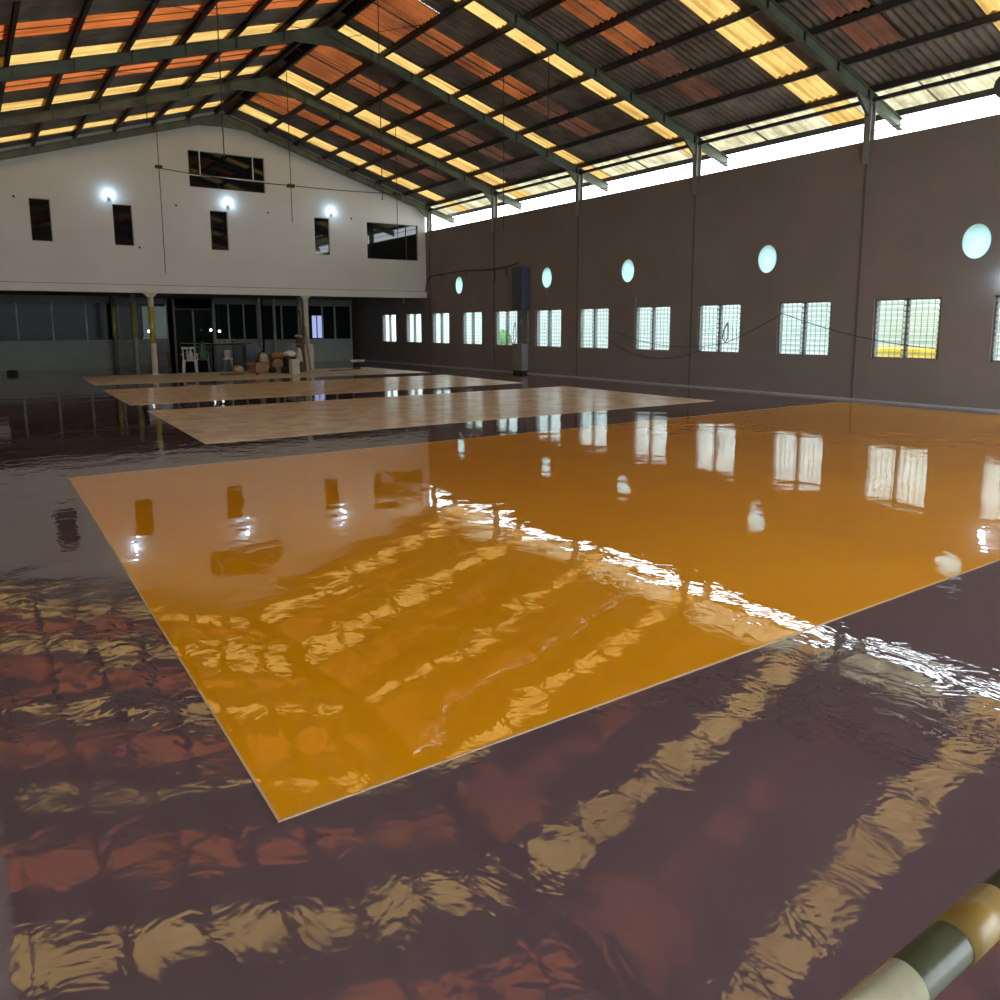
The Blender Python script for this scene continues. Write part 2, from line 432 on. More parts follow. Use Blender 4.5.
for sd, xs in side:
    for i, y in enumerate(yel):
        o = sheet_rows('skylight_strip', 'yellow', [(y-.02, y+WID+.02)], xs, -.004)
        tag(o, 'yellow glowing corrugated skylight strip on %s roof slope, %s from the gable wall' % (sd, ORD[len(yel)-1-i]), 'skylight', 'yellow skylight strips')
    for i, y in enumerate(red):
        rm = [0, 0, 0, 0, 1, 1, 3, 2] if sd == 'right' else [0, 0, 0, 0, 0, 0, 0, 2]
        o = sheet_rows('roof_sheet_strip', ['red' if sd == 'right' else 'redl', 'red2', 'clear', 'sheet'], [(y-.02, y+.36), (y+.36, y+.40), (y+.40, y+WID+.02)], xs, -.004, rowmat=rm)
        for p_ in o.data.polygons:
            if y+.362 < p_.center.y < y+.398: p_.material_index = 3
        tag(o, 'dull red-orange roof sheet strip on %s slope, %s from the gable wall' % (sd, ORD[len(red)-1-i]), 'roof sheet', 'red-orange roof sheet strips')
        if sd == 'right':
            e = sheet_rows('ridge_sheet', 'red', [(y-.68, y+.0), (y+WID-.0, y+WID+.68)], RR[:2]+[RR[1]], -.006, rows=[0])
            tag(e, 'red-orange roof sheets beside the ridge, %s patch from the gable wall' % ORD[len(red)-1-i], 'roof sheet', 'red-orange ridge patches')
# ridge cap
m = MB(); n = 2
m.hexa([(RX-.35, Y0R, rz_(RX-.35)+.035), (RX, Y0R, RZ+.05), (RX, Y1R, RZ+.05), (RX-.35, Y1R, rz_(RX-.35)+.035),
        (RX-.35, Y0R, rz_(RX-.35)+.055), (RX, Y0R, RZ+.07), (RX, Y1R, RZ+.07), (RX-.35, Y1R, rz_(RX-.35)+.055)])
m.hexa([(RX, Y0R, RZ+.05), (RX+.35, Y0R, rz_(RX+.35)+.035), (RX+.35, Y1R, rz_(RX+.35)+.035), (RX, Y1R, RZ+.05),
        (RX, Y0R, RZ+.07), (RX+.35, Y0R, rz_(RX+.35)+.055), (RX+.35, Y1R, rz_(RX+.35)+.055), (RX, Y1R, RZ+.07)])
tag(m.build('trim_30', 'sheet'), 'grey ridge cap along the top of the roof', 'ridge cap', kind='structure')

# purlins
def purlin(x, sgn, label):
    z = rz_(x)-A-.012; m = MB()
    y0, y1 = Y0R+.1, Y1R-.1
    dx = sgn*.075; h = .14
    z2 = rz_(x+dx)-A-.012
    lo = z-h
    t = .012
    def bar(xa, xb, za, zb):
        xa, xb = min(xa, xb), max(xa, xb); m.box((xa, y0, za), (xb, y1, zb))
    top = min(z, z2)
    bar(x, x+sgn*t, lo, top); bar(x, x+dx, top-t, top); bar(x, x+dx, lo, lo+t); bar(x+dx-sgn*t, x+dx, lo, lo+.03)
    tag(m.build('purlin', 'purlin'), label, 'purlin', 'roof purlins')
for i, x in enumerate(RR[1:-1]+[16.60]): purlin(x-.03, 1, 'dark steel purlin on right roof slope, %s below the ridge' % ORD[i])
for i, x in enumerate(RLx[1:-2]+[.08, -1.0]): purlin(x+.03, -1, 'dark steel purlin on left roof slope, %s below the ridge' % ORD[i])
purlin(RX+.16, 1, 'dark steel ridge purlin just right of the roof ridge')
purlin(RX-.16, -1, 'dark steel ridge purlin just left of the roof ridge')
for X, lab in ((W+.02, 'right'), (XL-.08, 'left')):
    m = MB(); m.box((X-.03, YB, 6.02), (X+.03, Y1R, 6.10))
    tag(m.build('eave_rail', 'purlin'), 'slim dark rail linking the column heads above the %s wall' % lab, 'beam')

# portal frames
FY = [27.72, 23.13, 18.60, 14.04, 9.49, 4.94, .39, -4.1]
def make_frame():
    t = thing('portal_frame', None, 'roof frame', (0, 0, 0))
    D0, D1 = -.18, -.40
    for xs in ((RX, 16.72), (RX, 2*RX-16.72)):
        xa, xb = xs; m = MB(); sg = 1 if xb > xa else -1
        def bar(d0, d1, w, ta=1):
            za0, zb0 = rz_(xa), rz_(xb)
            lx, rx = (xa, xb) if sg > 0 else (xb, xa)
            zl, zr_ = (za0, zb0) if sg > 0 else (zb0, za0)
            m.hexa([(lx, -w, zl+d1), (rx, -w, zr_+d1), (rx, w, zr_+d1), (lx, w, zl+d1), (lx, -w, zl+d0), (rx, -w, zr_+d0), (rx, w, zr_+d0), (lx, w, zl+d0)])
        bar(D0, D0-.012, .06); bar(D1+.012, D1, .06); bar(D0, D1, .005)
        m.build('rafter', 'rafter', t)
        for k in range(7):
            s = MB(); x = RX+sg*(1.1+k*1.09); s.box((x-.006, -.058, rz_(x)+D1), (x+.006, .058, rz_(x)+D0))
            s.build('stiffener_plate', 'purlin', t)
        # haunch at the eave
        hx = W+.02 if sg > 0 else XL-.08
        h = MB(); x2 = hx-sg*.55
        lo = min(hx, x2); hi = max(hx, x2)
        zz = lambda x: rz_(x)+D1
        vs = [(x2, zz(x2)), (hx, zz(hx)), (hx, zz(hx)-.32)]
        h.add([(x, y, z) for y in (-.03, .03) for x, z in vs], [(0, 1, 2), (5, 4, 3), (0, 1, 4, 3), (1, 2, 5, 4), (2, 0, 3, 5)])
        h.build('haunch', 'rafter', t)
        c = MB(); top = rz_(hx)-.2
        c.box((hx-.085, -.07, WT-.45), (hx-.073, .07, top)); c.box((hx+.073, -.07, WT-.45), (hx+.085, .07, top)); c.box((hx-.08, -.005, WT-.45), (hx+.08, .005, top))
        c.build('column_head', 'column', t)
    g = MB()
    x0, x1 = RX-.9, RX+.9
    g.add([(x, y, z) for y in (-.02, .02) for x, z in ((x0, rz_(x0)+D1+.01), (RX, rz_(RX)+D1+.01), (x1, rz_(x1)+D1+.01), (RX, rz_(x1)+D1-.06+.12))], [(0, 1, 2, 3), (7, 6, 5, 4), (0, 3, 7, 4), (3, 2, 6, 7), (2, 1, 5, 6), (1, 0, 4, 5)])
    g.build('ridge_gusset', 'rafter', t)
    return t
fr = make_frame()
for i, y in enumerate(FY):
    o = fr if i == 0 else copy_tree(fr)
    o.location = (0, y, 0)
    o['label'] = 'olive steel roof frame spanning the hall, ' + ('hard against the gable wall' if i == 0 else '%s from the gable wall' % ORD[i])
    o['group'] = 'steel portal frames'
# column strips on the right wall
for i, y in enumerate(FY[:7]):
    m = MB(); m.box((W-.012, y-.028, .04), (W+.002, y+.028, WT))
    tag(m.build('trim_%d' % (i+2), 'seam'), 'narrow dark joint strip on the grey wall', 'pilaster', kind='structure')
# slim cable in the daylight gap above the wall
m = MB(); m.tube([(W+.1, YB, WT+.22), (W+.1, 10, WT+.20), (W+.1, YE, WT+.22)], .01, 6)
tag(m.build('gap_cable', 'rod'), 'thin cable stretched in the daylight gap above the grey wall', 'cable')
# thin diagonal sag wires under the roof
def wire(pts, label, r=.007, name='roof_wire'):
    m = MB(); m.tube(pts, r, 5); return tag(m.build(name, 'rod'), label, 'wire')
for k, (ya, yb) in enumerate(((18.6, 23.13), (14.04, 18.6), (9.49, 14.04))):
    n = ['farthest', 'middle', 'nearest'][k]
    wire([(1.2, ya, rz_(1.2)-.16), (RX-.6, yb, rz_(RX-.6)-.16)], 'thin bracing wire crossing under left roof slope, %s of three' % n)
wire([(RX+.5, 18.6, rz_(RX+.5)-.16), (9.2, 16.0, rz_(9.2)-.16)], 'short thin bracing wire under right roof slope')

# hanging rods with junction boxes
def rod(x, y, ztop, zbot, label, box=None):
    t = thing('hanging_rod', label, 'hanging wire', (x, y, zbot))
    m = MB(); m.tube([(0, 0, 0), (.01, 0, ztop-zbot)], .011, 6); m.build('rod', 'rod', t)
    if box:
        b = MB(); b.box((-.1, -.06, box-zbot-.045), (.1, .06, box-zbot+.045)); b.build('junction_box', 'black', t, bevel=.008)
    else:
        b = MB(); b.lathe([(.012, -.02), (.02, 0), (.012, .03)], n=8); b.build('hook', 'rod', t)
rod(5.33, 26.0, rz_(5.33)-.05, 3.23, 'long thin rod hanging left of the top gable window, with a junction box', 6.36)
rod(8.10, 22.4, rz_(8.1)-.1, 4.53, 'thin hanging rod with junction box right of the top gable window', 5.55)
rod(11.25, 22.0, rz_(11.25)-.05, 4.28, 'thin hanging rod with junction box in front of the wide dark gable window', 5.55)
rod(11.18, 16.2, rz_(11.18)-.05, 3.96, 'thin rod hanging in front of the grey wall, dipping below its top edge')
rod(11.45, 14.8, rz_(11.45)-.05, 5.96, 'short thin rod hanging under right roof slope, nearest of the hanging rods')
rod(8.10, 16.55, rz_(8.1)-.1, 4.43, 'thin rod hanging from the ridge between two junction box rods')
rod(4.72, 24.1, rz_(4.72)-.05, 7.17, 'very short rod stub hanging under left roof slope')
rod(4.50, 16.05, rz_(4.5)-.05, 4.87, 'thin rod hanging down over the top gable window')
m = MB()
def sagline(a, b, sag, n=16):
    a = Vector(a); b = Vector(b)
    return [a.lerp(b, k/n)-Vector((0, 0, sag*4*(k/n)*(1-k/n))) for k in range(n+1)]
m.tube(sagline((5.33, 26.0, 6.33), (8.10, 22.4, 5.56), .05)+sagline((8.10, 22.4, 5.56), (11.25, 22.0, 5.56), .03)[1:], .012, 6)
tag(m.build('link_cable', 'rod'), 'cable strung between the three junction boxes before the gable', 'cable')

t = thing('horn_speaker', 'round blue-grey horn speaker in the daylight gap at the right photo edge', 'speaker', (W-.1, 6.88, 5.66))
m = MB(); m.lathe([(.04, -.16), (.08, -.12), (.10, -.02), (.17, .10), (.22, .16), (.23, .17)], n=24); o = m.build('horn', 'blue', t, smooth=True); o.rotation_euler = (PI/2, 0, -PI/2+.5)
m = MB(); m.tube([(0, 0, 0), (.12, .02, -.2), (.2, .03, -.38)], .02, 8); m.build('bracket', 'frame', t)
# gable wall lamps
def lamp(x, y, z, label, dx=0, dy=-1):
    t = thing('wall_lamp', label, 'lamp', (x, y, z), group='small LED wall lamps')
    m = MB(); m.box((-.05, -.03, -.07), (.05, 0, .07)); m.build('bracket', 'frame', t)
    m = MB(); m.tube([(0, -.02, 0), (0, -.12, .02), (0, -.17, .05)], .014, 8); m.build('arm', 'frame', t, smooth=True)
    m = MB(); m.lathe([(.012, -.05), (.028, -.04), (.045, -.01), (.04, .025), (.015, .045)], (0, -.17, .09), 14); m.build('bulb', 'led', t, smooth=True)
    return t
lamp(4.20, YE, 5.62, 'bright white lamp on the gable wall, above the second slit window from left')
lamp(7.88, YE, 5.66, 'bright white lamp on the gable wall, below the top window')
lamp(11.60, YE, 5.66, 'bright white lamp on the gable wall, nearest the wide dark window')
l = lamp(W, 6.62, 2.28, 'white lamp added for the glow on the grey wall at the right edge of the photo'); l.rotation_euler = (0, 0, -PI/2)  # lamp added just out of view to cast a bluish glow on this wall
# small bolt holes on the gable
for x, z in ((1.62, 5.45), (6.2, 5.55), (9.26, 5.55), (12.4, 5.57), (5.0, 4.14)):
    m = MB(); m.tube([(x, YE-.02, z), (x, YE-.002, z)], .035, 10)
    n = {1.62: 'left of the first slit window', 6.2: 'between the second and third slit windows', 9.26: 'right of the third slit window', 12.4: 'left of the wide dark window', 5.0: 'near the foot of the second slit window'}[x]
    tag(m.build('socket_knob', 'black'), 'small dark round socket on the gable wall, ' + n, 'socket')

# ------------------------------------------------------------------ right wall fittings
m = MB()
m.tube([(W-.05, YE+1.6, 2.66), (W-.05, YE+.1, 2.80), (W-.05, YE-.3, 3.45), (W-.05, YE-.6, 3.55), (W-.05, 25.2, 3.60), (W-.05, 23.2, 3.54), (W-.05, 22.1, 3.58), (W-.06, 21.6, 3.66)], .022, 8)
tag(m.build('wall_conduit', 'rod', smooth=True), 'dark cable run high on the grey wall to the tall cabinet', 'cable')
for i, (y, l_) in enumerate(((26.6, .12), (24.9, .15), (23.0, .45), (22.3, .30))):
    m = MB(); m.tube([(W-.05, y, 3.57), (W-.05, y+.01, 3.57-l_)], .014, 6)
    tag(m.build('cable_drop', 'rod'), 'short cable end dropping from the high wall cable, %s from the far corner' % ORD[i], 'cable')
t = thing('wall_cabinet', 'tall narrow dark blue-grey cabinet hung on the grey wall between two windows', 'cabinet', (W, 21.33, 2.10))
m = MB(); m.box((-.30, -.30, 0), (0, .30, 1.39)); m.build('body', 'dplastic', t, bevel=.01)
m = MB(); m.box((-.31, -.27, .03), (-.30, .27, 1.36)); m.build('door', M('cabinet_door', (.055, .065, .085), .5), t)
t = thing('wall_panel', 'flat dark switch panel below the hanging cabinet', 'panel', (W, 21.36, 1.02))
m = MB(); m.box((-.08, -.28, 0), (0, .28, 1.05)); m.build('panel_board', 'frame', t)
m = MB(); m.box((-.11, -.05, .62), (-.08, .05, .80)); m.build('switch', 'mullion', t)
t = thing('floor_cabinet', 'light grey metal cabinet standing at the foot of the grey wall', 'cabinet', (W, 21.40, 0))
m = MB(); m.box((-.26, -.28, .10), (0, .28, 1.0)); m.build('body', M('grey_cabinet', (.20, .20, .19), .5), t, bevel=.01)
m = MB(); m.box((-.24, -.26, 0), (-.02, .26, .10)); m.build('plinth', 'black', t)
def wallcable(pts, label, r=.009):
    m = MB(); m.tube(pts, r, 6); tag(m.build('sagging_cable', 'cable', smooth=True), label, 'cable')
wallcable(sagline((W-.008, 17.0, 1.45), (W-.008, 12.9, 1.15), .25)+sagline((W-.008, 12.9, 1.15), (W-.008, 11.3, 1.85), .03)[1:], 'dark cable sagging on the grey wall between grilled windows')
wallcable(sagline((W-.008, 17.3, 1.25), (W-.008, 13.6, 1.0), .42), 'lower dark cable sagging under the grilled windows')
wallcable(sagline((W-.008, 11.3, 1.85), (W-.008, 7.8, 1.12), .12), 'dark cable slanting across the two nearest full grilled windows')
for i, (y, z0, z1) in enumerate(((24.6, 2.2, 2.5), (20.1, 2.1, 2.4), (16.1, 2.15, 2.35))):
    m = MB(); m.box((W-.045, y-.04, z0), (W+.002, y+.04, z1))
    tag(m.build('conduit_box', 'frame'), 'small grey conduit box on the grey wall, %s from the far end' % ORD[i], 'conduit box')
m = MB(); m.lathe([(.03, -.06), (.07, 0), (.05, .06)], (W-.2, 29.6, 2.6), 10); m.tube([(W-.2, 29.6, 2.65), (W-.2, 29.6, 2.8)], .01, 6)
tag(m.build('ceiling_bulb', 'white', smooth=True), 'unlit pale bulb under the soffit near the right corner', 'lamp')

# ------------------------------------------------------------------ ground floor recess
LOWX0, LOWX1 = 10.95, 15.1
def partition(n, x0, x1, y, sill, head, mull, label):
    # low wall + top beam, then mullions and a pane
    m = MB(); m.box((x0, y, 0), (x1, y+.14, sill)); m.box((x0, y-.02, sill-.30), (x1, y, sill-.28))
    tag(m.build('wall_%s_low' % n, 'low'), label + ', solid lower part', 'wall', kind='structure')
    m = MB(); m.box((x0, y-.03, head), (x1, y+.16, 2.80)); tag(m.build('wall_%s_head' % n, 'beam'), label + ', top beam', 'wall', kind='structure')
    w = thing('window_%s' % n, None, None, ((x0+x1)/2, y, sill), kind='structure')
    cx = (x0+x1)/2
    f = MB()
    for xm in mull: f.box((xm-cx-.03, -.02, 0), (xm-cx+.03, .06, head-sill))
    f.build('mullion', 'mullion', w)
    g = MB(); g.box((x0-cx, .03, 0), (x1-cx, .04, head-sill)); g.build('window_pane', 'mglass', w)
partition('recess_left', XL, 5.25, YR, 1.10, 2.52, [1.75, 2.9, 4.05, 5.2], 'grey-green partition on the left of the recess')
partition('recess_middle', 5.4, 7.3, YR+1.2, 1.08, 2.55, [5.9, 7.25], 'partition behind the yellow post')
partition('recess_centre', 9.0, 10.9, YR+.4, 1.05, 2.55, [9.0, 9.6, 10.25, 10.85], 'partition in the centre of the recess')
partition('recess_right', 11.0, 15.15, YR, 1.02, 2.50, [11.8, 12.7, 13.7, 14.3, 15.1], 'grey partition on the right of the recess')
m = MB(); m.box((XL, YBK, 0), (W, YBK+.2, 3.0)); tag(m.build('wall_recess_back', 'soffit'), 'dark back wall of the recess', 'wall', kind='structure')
m = MB(); m.box((XL-.2, YE, 2.6), (XL, YBK, 3.0)); 
# door frames in the centre of the recess
for i, x in enumerate((7.35, 8.95)):
    m = MB(); m.box((x-.04, YR+.3, 0), (x+.04, YR+.4, 2.75)); tag(m.build('trim_%d' % (20+i), 'beam'), 'door jamb in the recess', 'trim', kind='structure')
t = thing('door_1', None, None, (7.75, YR+.5, 0), kind='structure')
m = MB(); m.box((-.36, 0, 0), (.36, .05, 2.3)); m.build('door_leaf', 'mglass', t)
m = MB(); m.box((-.40, -.02, 0), (-.36, .07, 2.34)); m.box((.36, -.02, 0), (.40, .07, 2.34)); m.box((-.4, -.02, 2.3), (.4, .07, 2.34)); m.build('door_frame', 'beam', t)
t = thing('door_2', None, None, (8.55, YR+.5, 0), kind='structure')
m = MB(); m.box((-.36, 0, 0), (.36, .05, 2.3)); m.build('door_leaf', 'mglass', t)
m = MB(); m.box((-.40, -.02, 0), (-.36, .07, 2.34)); m.box((.36, -.02, 0), (.40, .07, 2.34)); m.box((-.4, -.02, 2.3), (.4, .07, 2.34)); m.build('door_frame', 'beam', t)
# lit panes behind
t = thing('window_lit_left', None, None, (6.3, YR+1.12, 1.12), kind='structure')
m = MB(); m.box((-.02, 0, .05), (.85, .02, 1.32)); m.build('lit_pane', 'litpale', t)
m = MB(); m.box((.85, -.02, 0), (.90, .04, 1.36)); m.box((-.05, -.02, -.02), (.9, .04, .04)); m.build('pane_frame', 'white', t)
t = thing('window_lit_right', None, None, (13.15, YR-.03, 1.05), kind='structure')
m = MB(); m.box((.05, 0, .02), (.24, .02, 1.02)); m.box((.29, 0, .02), (.50, .02, 1.02)); m.build('lit_pane', 'litwin', t)
m = MB(); m.box((.24, -.01, 0), (.29, .03, 1.05)); m.build('mullion', 'beam', t)
# clustered slim pipes and posts
def post(x, y, r, label, cols, z1=2.8, name='steel_post'):
    t = thing(name, label, 'post', (x, y, 0))
    for nm, z0, z2, mt in cols:
        m = MB(); m.tube([(0, 0, z0), (0, 0, z2)], r if nm == 'shaft' else r*1.02, 16); m.build(nm, mt, t, smooth=True)
    return t
p = post(5.28, 28.35, .095, 'cream post with a yellow painted middle, nearest left post under the gable', [('shaft', .03, 2.72, 'cream'), ('painted_band', 1.05, 2.25, 'ypaint')])
def capital(par, w, mt, h=.14):
    m = MB(); m.hexa([(-.08, -.08, 2.70-h), (.08, -.08, 2.70-h), (.08, .08, 2.70-h), (-.08, .08, 2.70-h), (-w, -.10, 2.70), (w, -.10, 2.70), (w, .10, 2.70), (-w, .10, 2.70)])
    m.build('capital', mt, par)
capital(p, .22, 'cream')
m = MB(); m.box((-.14, -.14, 0), (.14, .14, .03)); m.build('base_plate', 'cream', p)
p = post(5.35, 32.0, .09, 'grey-green post with yellow middle, just left of the cream post', [('shaft', 0, 2.8, 'mullion'), ('painted_band', 1.2, 2.4, 'ypaint')])
p = post(4.95, 34.0, .08, 'slim dull post with olive middle beside the left partition end', [('shaft', 0, 2.8, 'beam'), ('painted_band', 1.2, 2.4, 'ypaint')])
for i, x in enumerate((10.55, 11.0)):
    post(x, 33.6-i*.5, .06, 'slim grey pipe before the centre partition, %s of the pair' % ('left' if i == 0 else 'right'), [('shaft', 0, 2.8, 'mullion')], name='vertical_pipe')
post(11.45, 31.3, .09, 'grey round post behind the heap of sacks', [('shaft', 0, 2.8, 'mullion')])
p = thing('steel_post', 'cream square post with boxed foot behind the heap, right post under the gable', 'post', (10.55, 28.2, 0))
m = MB(); m.box((-.085, -.085, 0), (.085, .085, 2.72)); m.build('shaft', 'concrete', p)
m = MB(); m.box((-.20, -.16, 0), (.20, .16, .92)); m.build('boxed_foot', 'concrete', p, bevel=.01)
capital(p, .2, 'concrete')
for i, (x, y, z) in enumerate(((6.18, 33.9, 1.42), (8.65, 34.2, 1.45), (9.0, 34.2, 1.40))):
    t = thing('small_lamp', ('tiny bright lamp beside the yellow painted post', 'tiny bright lamp in the dark doorway, left one', 'tiny bright lamp in the dark doorway, right one')[i], 'lamp', (x, y, z))
    m = MB(); m.lathe([(.01, -.05), (.045, -.03), (.05, .02), (.02, .05)], n=10); m.build('bulb', 'led2', t, smooth=True)
    m = MB(); m.tube([(0, 0, .04), (0, 0, 2.8-z)], .006, 5); m.build('cord', 'rod', t)
# ------------------------------------------------------------------ things at the far end
def plastic_chair(loc, rz, label, mat='plastic'):
    t = thing('plastic_chair', label, 'chair', loc, rz)
    m = MB(); m.box((-.22, -.21, .40), (.22, .21, .44)); m.build('seat', mat, t, bevel=.015)
    for sx in (-1, 1):
        for sy in (-1, 1):
            m = MB(); m.hexa([(sx*.22-.022, sy*.21-.022, 0), (sx*.22+.022, sy*.21-.022, 0), (sx*.22+.022, sy*.21+.022, 0), (sx*.22-.022, sy*.21+.022, 0),
                              (sx*.19-.025, sy*.18-.025, .40), (sx*.19+.025, sy*.18-.025, .40), (sx*.19+.025, sy*.18+.025, .40), (sx*.19-.025, sy*.18+.025, .40)])
            m.build('leg', mat, t)
    m = MB()
    for x in (-.20, -.07, .05, .18):
        m.hexa([(x-.02, .19, .43), (x+.02, .19, .43), (x+.02, .215, .43), (x-.02, .215, .43), (x-.02, .27, .86), (x+.02, .27, .86), (x+.02, .295, .86), (x-.02, .295, .86)])
    m.box((-.22, .26, .83), (.22, .30, .90)); m.build('backrest', mat, t, bevel=.006)
    m = MB()
    for sx in (-1, 1):
        m.box((sx*.235-.02, -.19, .62), (sx*.235+.02, .23, .65)); m.box((sx*.235-.018, -.19, .42), (sx*.235+.018, -.155, .62))
    m.build('armrest', mat, t)
    return t
plastic_chair((6.55, 28.95, 0), 2.8, 'white plastic armchair at the far end, right of the cream post')
plastic_chair((7.12, 29.5, 0), -.3, 'navy and white plastic chair beside the white armchair', 'dplastic')
def blob_thing(name, c, r, mat, label, cat, seed, amp=.14):
    m = MB(); m.blob((0, 0, 0), r, seed, amp); o = m.build(name, mat, smooth=True); o.location = c
    return tag(o, label, cat)
blob_thing('cloth_bundle', (6.55, 28.95, .442), (.14, .12, .20), 'sackw', 'pale cloth bundle on the seat of the white armchair', 'cloth', 3)
blob_thing('cloth_bundle', (7.12, 29.45, .442), (.14, .12, .34), 'green', 'dark green cloth heap on the navy chair', 'cloth', 5, .22)
# water jugs on stools
def stool(x, y, label):
    t = thing('stool', label, 'stool', (x, y, 0))
    m = MB(); m.lathe([(.17, .40), (.18, .42), (.17, .44)], n=18); m.build('seat', 'plastic', t, smooth=False)
    for k in range(4):
        a = PI/4+k*PI/2; m = MB(); m.tube([(.17*math.cos(a), .17*math.sin(a), 0), (.12*math.cos(a), .12*math.sin(a), .41)], .016, 6); m.build('leg', 'metal', t)
def bucket(x, y, z, r, h, mt, label, name='bucket'):
    t = thing(name, label, 'bucket', (x, y, z))
    m = MB(); m.lathe([(r*.82, 0), (r, h*.96), (r*1.05, h*.96), (r*1.05, h), (r*.94, h), (r*.78, .02)], n=18); m.build('body', mt, t, smooth=True)
    m = MB(); m.tube([(-r, 0, h*.9), (-r*.8, -.02, h+.05), (0, -.04, h+.1), (r*.8, -.02, h+.05), (r, 0, h*.9)], .006, 5); m.build('handle', 'metal', t)
stool(7.98, 29.4, 'round stool under the white pail in the middle of the recess')
bucket(7.98, 29.4, .441, .13, .30, 'white', 'white pail on the round stool in the middle of the recess')
stool(9.5, 30.6, 'round stool under the pale pail beside the blue-grey bin')
bucket(9.5, 30.6, .441, .12, .30, 'plastic', 'pale pail on the stool beside the blue-grey bin')
m = MB(); m.box((-.28, -.24, 0), (.28, .24, .85)); m.box((-.30, -.26, .85), (.30, .26, .90))
o = m.build('storage_bin', 'blue', bevel=.015); o.location = (9.60, 31.9, 0); tag(o, 'blue-grey square bin behind the heap of sacks', 'bin')
m = MB(); m.tube(sagline((6.6, 30.5, 1.0), (8.5, 30.5, .98), .02), .012, 6); o = m.build('barrier_rope', 'ypaint')
tag(o, 'yellow rope stretched across the recess behind the white pail', 'rope')
for x in (6.6, 8.5):
    m = MB(); m.lathe([(.12, 0), (.12, .03), (.02, .05), (.018, 1.02), (.03, 1.03), (.02, 1.06)], n=12); o = m.build('rope_stand', 'black', smooth=False); o.location = (x, 30.5, 0)
    tag(o, 'dark stand holding the %s end of the yellow rope' % ('left' if x < 7 else 'right'), 'stand')
# table with dark top
t = thing('work_table', 'dark topped work table behind the blue-grey bin', 'table', (9.0, 32.7, 0))
m = MB(); m.box((-.75, -.35, .86), (.75, .35, .92)); m.build('tabletop', 'black', t)
for sx in (-1, 1):
    for sy in (-1, 1):
        m = MB(); m.box((sx*.7-.025, sy*.3-.025, 0), (sx*.7+.025, sy*.3+.025, .86)); m.build('leg', 'beam', t)
for k, x in enumerate((8.55, 8.8, 9.05)):
    m = MB(); m.lathe([(.05, 0), (.055, .12), (.03, .15), (.03, .17)], n=12); o = m.build('paint_tin', 'mullion', smooth=False); o.location = (x, 32.5, .921)
    tag(o, 'small pale tin on the dark work table, ' + ('left one', 'middle one', 'right one')[k] + ' of three', 'tin', 'tins on the work table')

# the heap
def obox(name, c, size, rz, mat, label, cat, tilt=0, bevel=.01):
    m = MB(); a, b, h = size; m.box((-a/2, -b/2, 0), (a/2, b/2, h)); o = m.build(name, mat, bevel=bevel)
    o.location = c; o.rotation_euler = (tilt, 0, rz); return tag(o, label, cat)
t = thing('cardboard_box', 'brown cardboard box with open flaps at the left end of the heap', 'box', (8.42, 27.30, .004), .3)
m = MB(); m.box((-.24, -.2, 0), (.24, .2, .02)); m.box((-.24, -.2, 0), (-.23, .2, .36)); m.box((.23, -.2, 0), (.24, .2, .36)); m.box((-.24, -.2, 0), (.24, -.19, .36)); m.box((-.24, .19, 0), (.24, .2, .36)); m.build('carton', 'card', t)
for sx in (-1, 1):
    m = MB(); m.hexa([(sx*.24, -.2, .35), (sx*.24, .2, .35), (sx*.245, .2, .36), (sx*.245, -.2, .36), (sx*.37, -.2, .28), (sx*.37, .2, .28), (sx*.375, .2, .29), (sx*.375, -.2, .29)]); m.build('flap', 'card', t)
blob_thing('sack', (7.90, 27.80, .004), (.18, .16, .15), 'sack', 'low tan sack lying left of the cardboard box', 'sack', 11)
blob_thing('cloth_bundle', (8.42, 27.30, .024), (.10, .09, .24), 'black', 'black rag stuffed in the open cardboard box', 'cloth', 12, .2)
blob_thing('sack', (8.85, 28.0, .004), (.19, .17, .38), 'sackw', 'white sack standing behind the cardboard box', 'sack', 13)
blob_thing('sack', (8.80, 26.9, .004), (.13, .12, .12), 'black', 'black bag slumped between the box and the orange sack', 'sack', 14)
blob_thing('sack', (9.22, 27.5, .004), (.19, .17, .28), 'sackw', 'off-white sack at the foot of the heap under the orange one', 'sack', 16)
blob_thing('sack', (9.22, 27.5, .462), (.23, .18, .13), 'sacko', 'orange sack on top of the off-white sack', 'sack', 15)
blob_thing('sack', (9.64, 27.85, .004), (.18, .17, .38), 'card', 'brown sack behind the floor machine', 'sack', 17)
blob_thing('sack', (9.48, 27.2, .004), (.14, .13, .20), 'dwood', 'small dark brown sack between the floor machine and the off-white sack', 'sack', 51)
blob_thing('sack', (8.98, 28.55, .004), (.16, .15, .42), 'dwood', 'upright dark sack at the back of the heap', 'sack', 52)
obox('wooden_crate', (9.38, 28.35, .004), (.34, .28, .58), .2, 'wood', 'upright raw wood crate at the back of the heap by the square post', 'crate')
# floor grinding machine
t = thing('floor_grinder', 'dark floor grinding machine with white motor cover in the heap', 'machine', (9.25, 26.40, -.02), .25)
m = MB(); m.lathe([(.30, .03), (.32, .06), (.32, .20), (.22, .28), (.16, .30)], n=24); m.build('grinding_head', 'black', t)
m = MB(); m.lathe([(.22, .27), (.23, .32), (.22, .56), (.15, .62)], n=20); m.build('motor', 'black', t, smooth=False)
m = MB(); m.blob((0, -.02, .60), (.20, .16, .11), 21, .22); m.build('motor_cover', 'white', t, smooth=True)
m = MB(); m.tube([(.1, .1, .3), (.32, .3, .62), (.46, .42, 1.0)], .018, 8); m.tube([(.30, .52, 1.0), (.60, .32, 1.0)], .018, 8); m.build('handlebar', 'metal', t, smooth=True)
for s_ in (-1, 1):
    m = MB(); m.tube([(.22+s_*.12, .26-s_*.12, .09), (.22+s_*.16, .26-s_*.16, .09)], .09, 16); m.build('wheel', 'black', t)
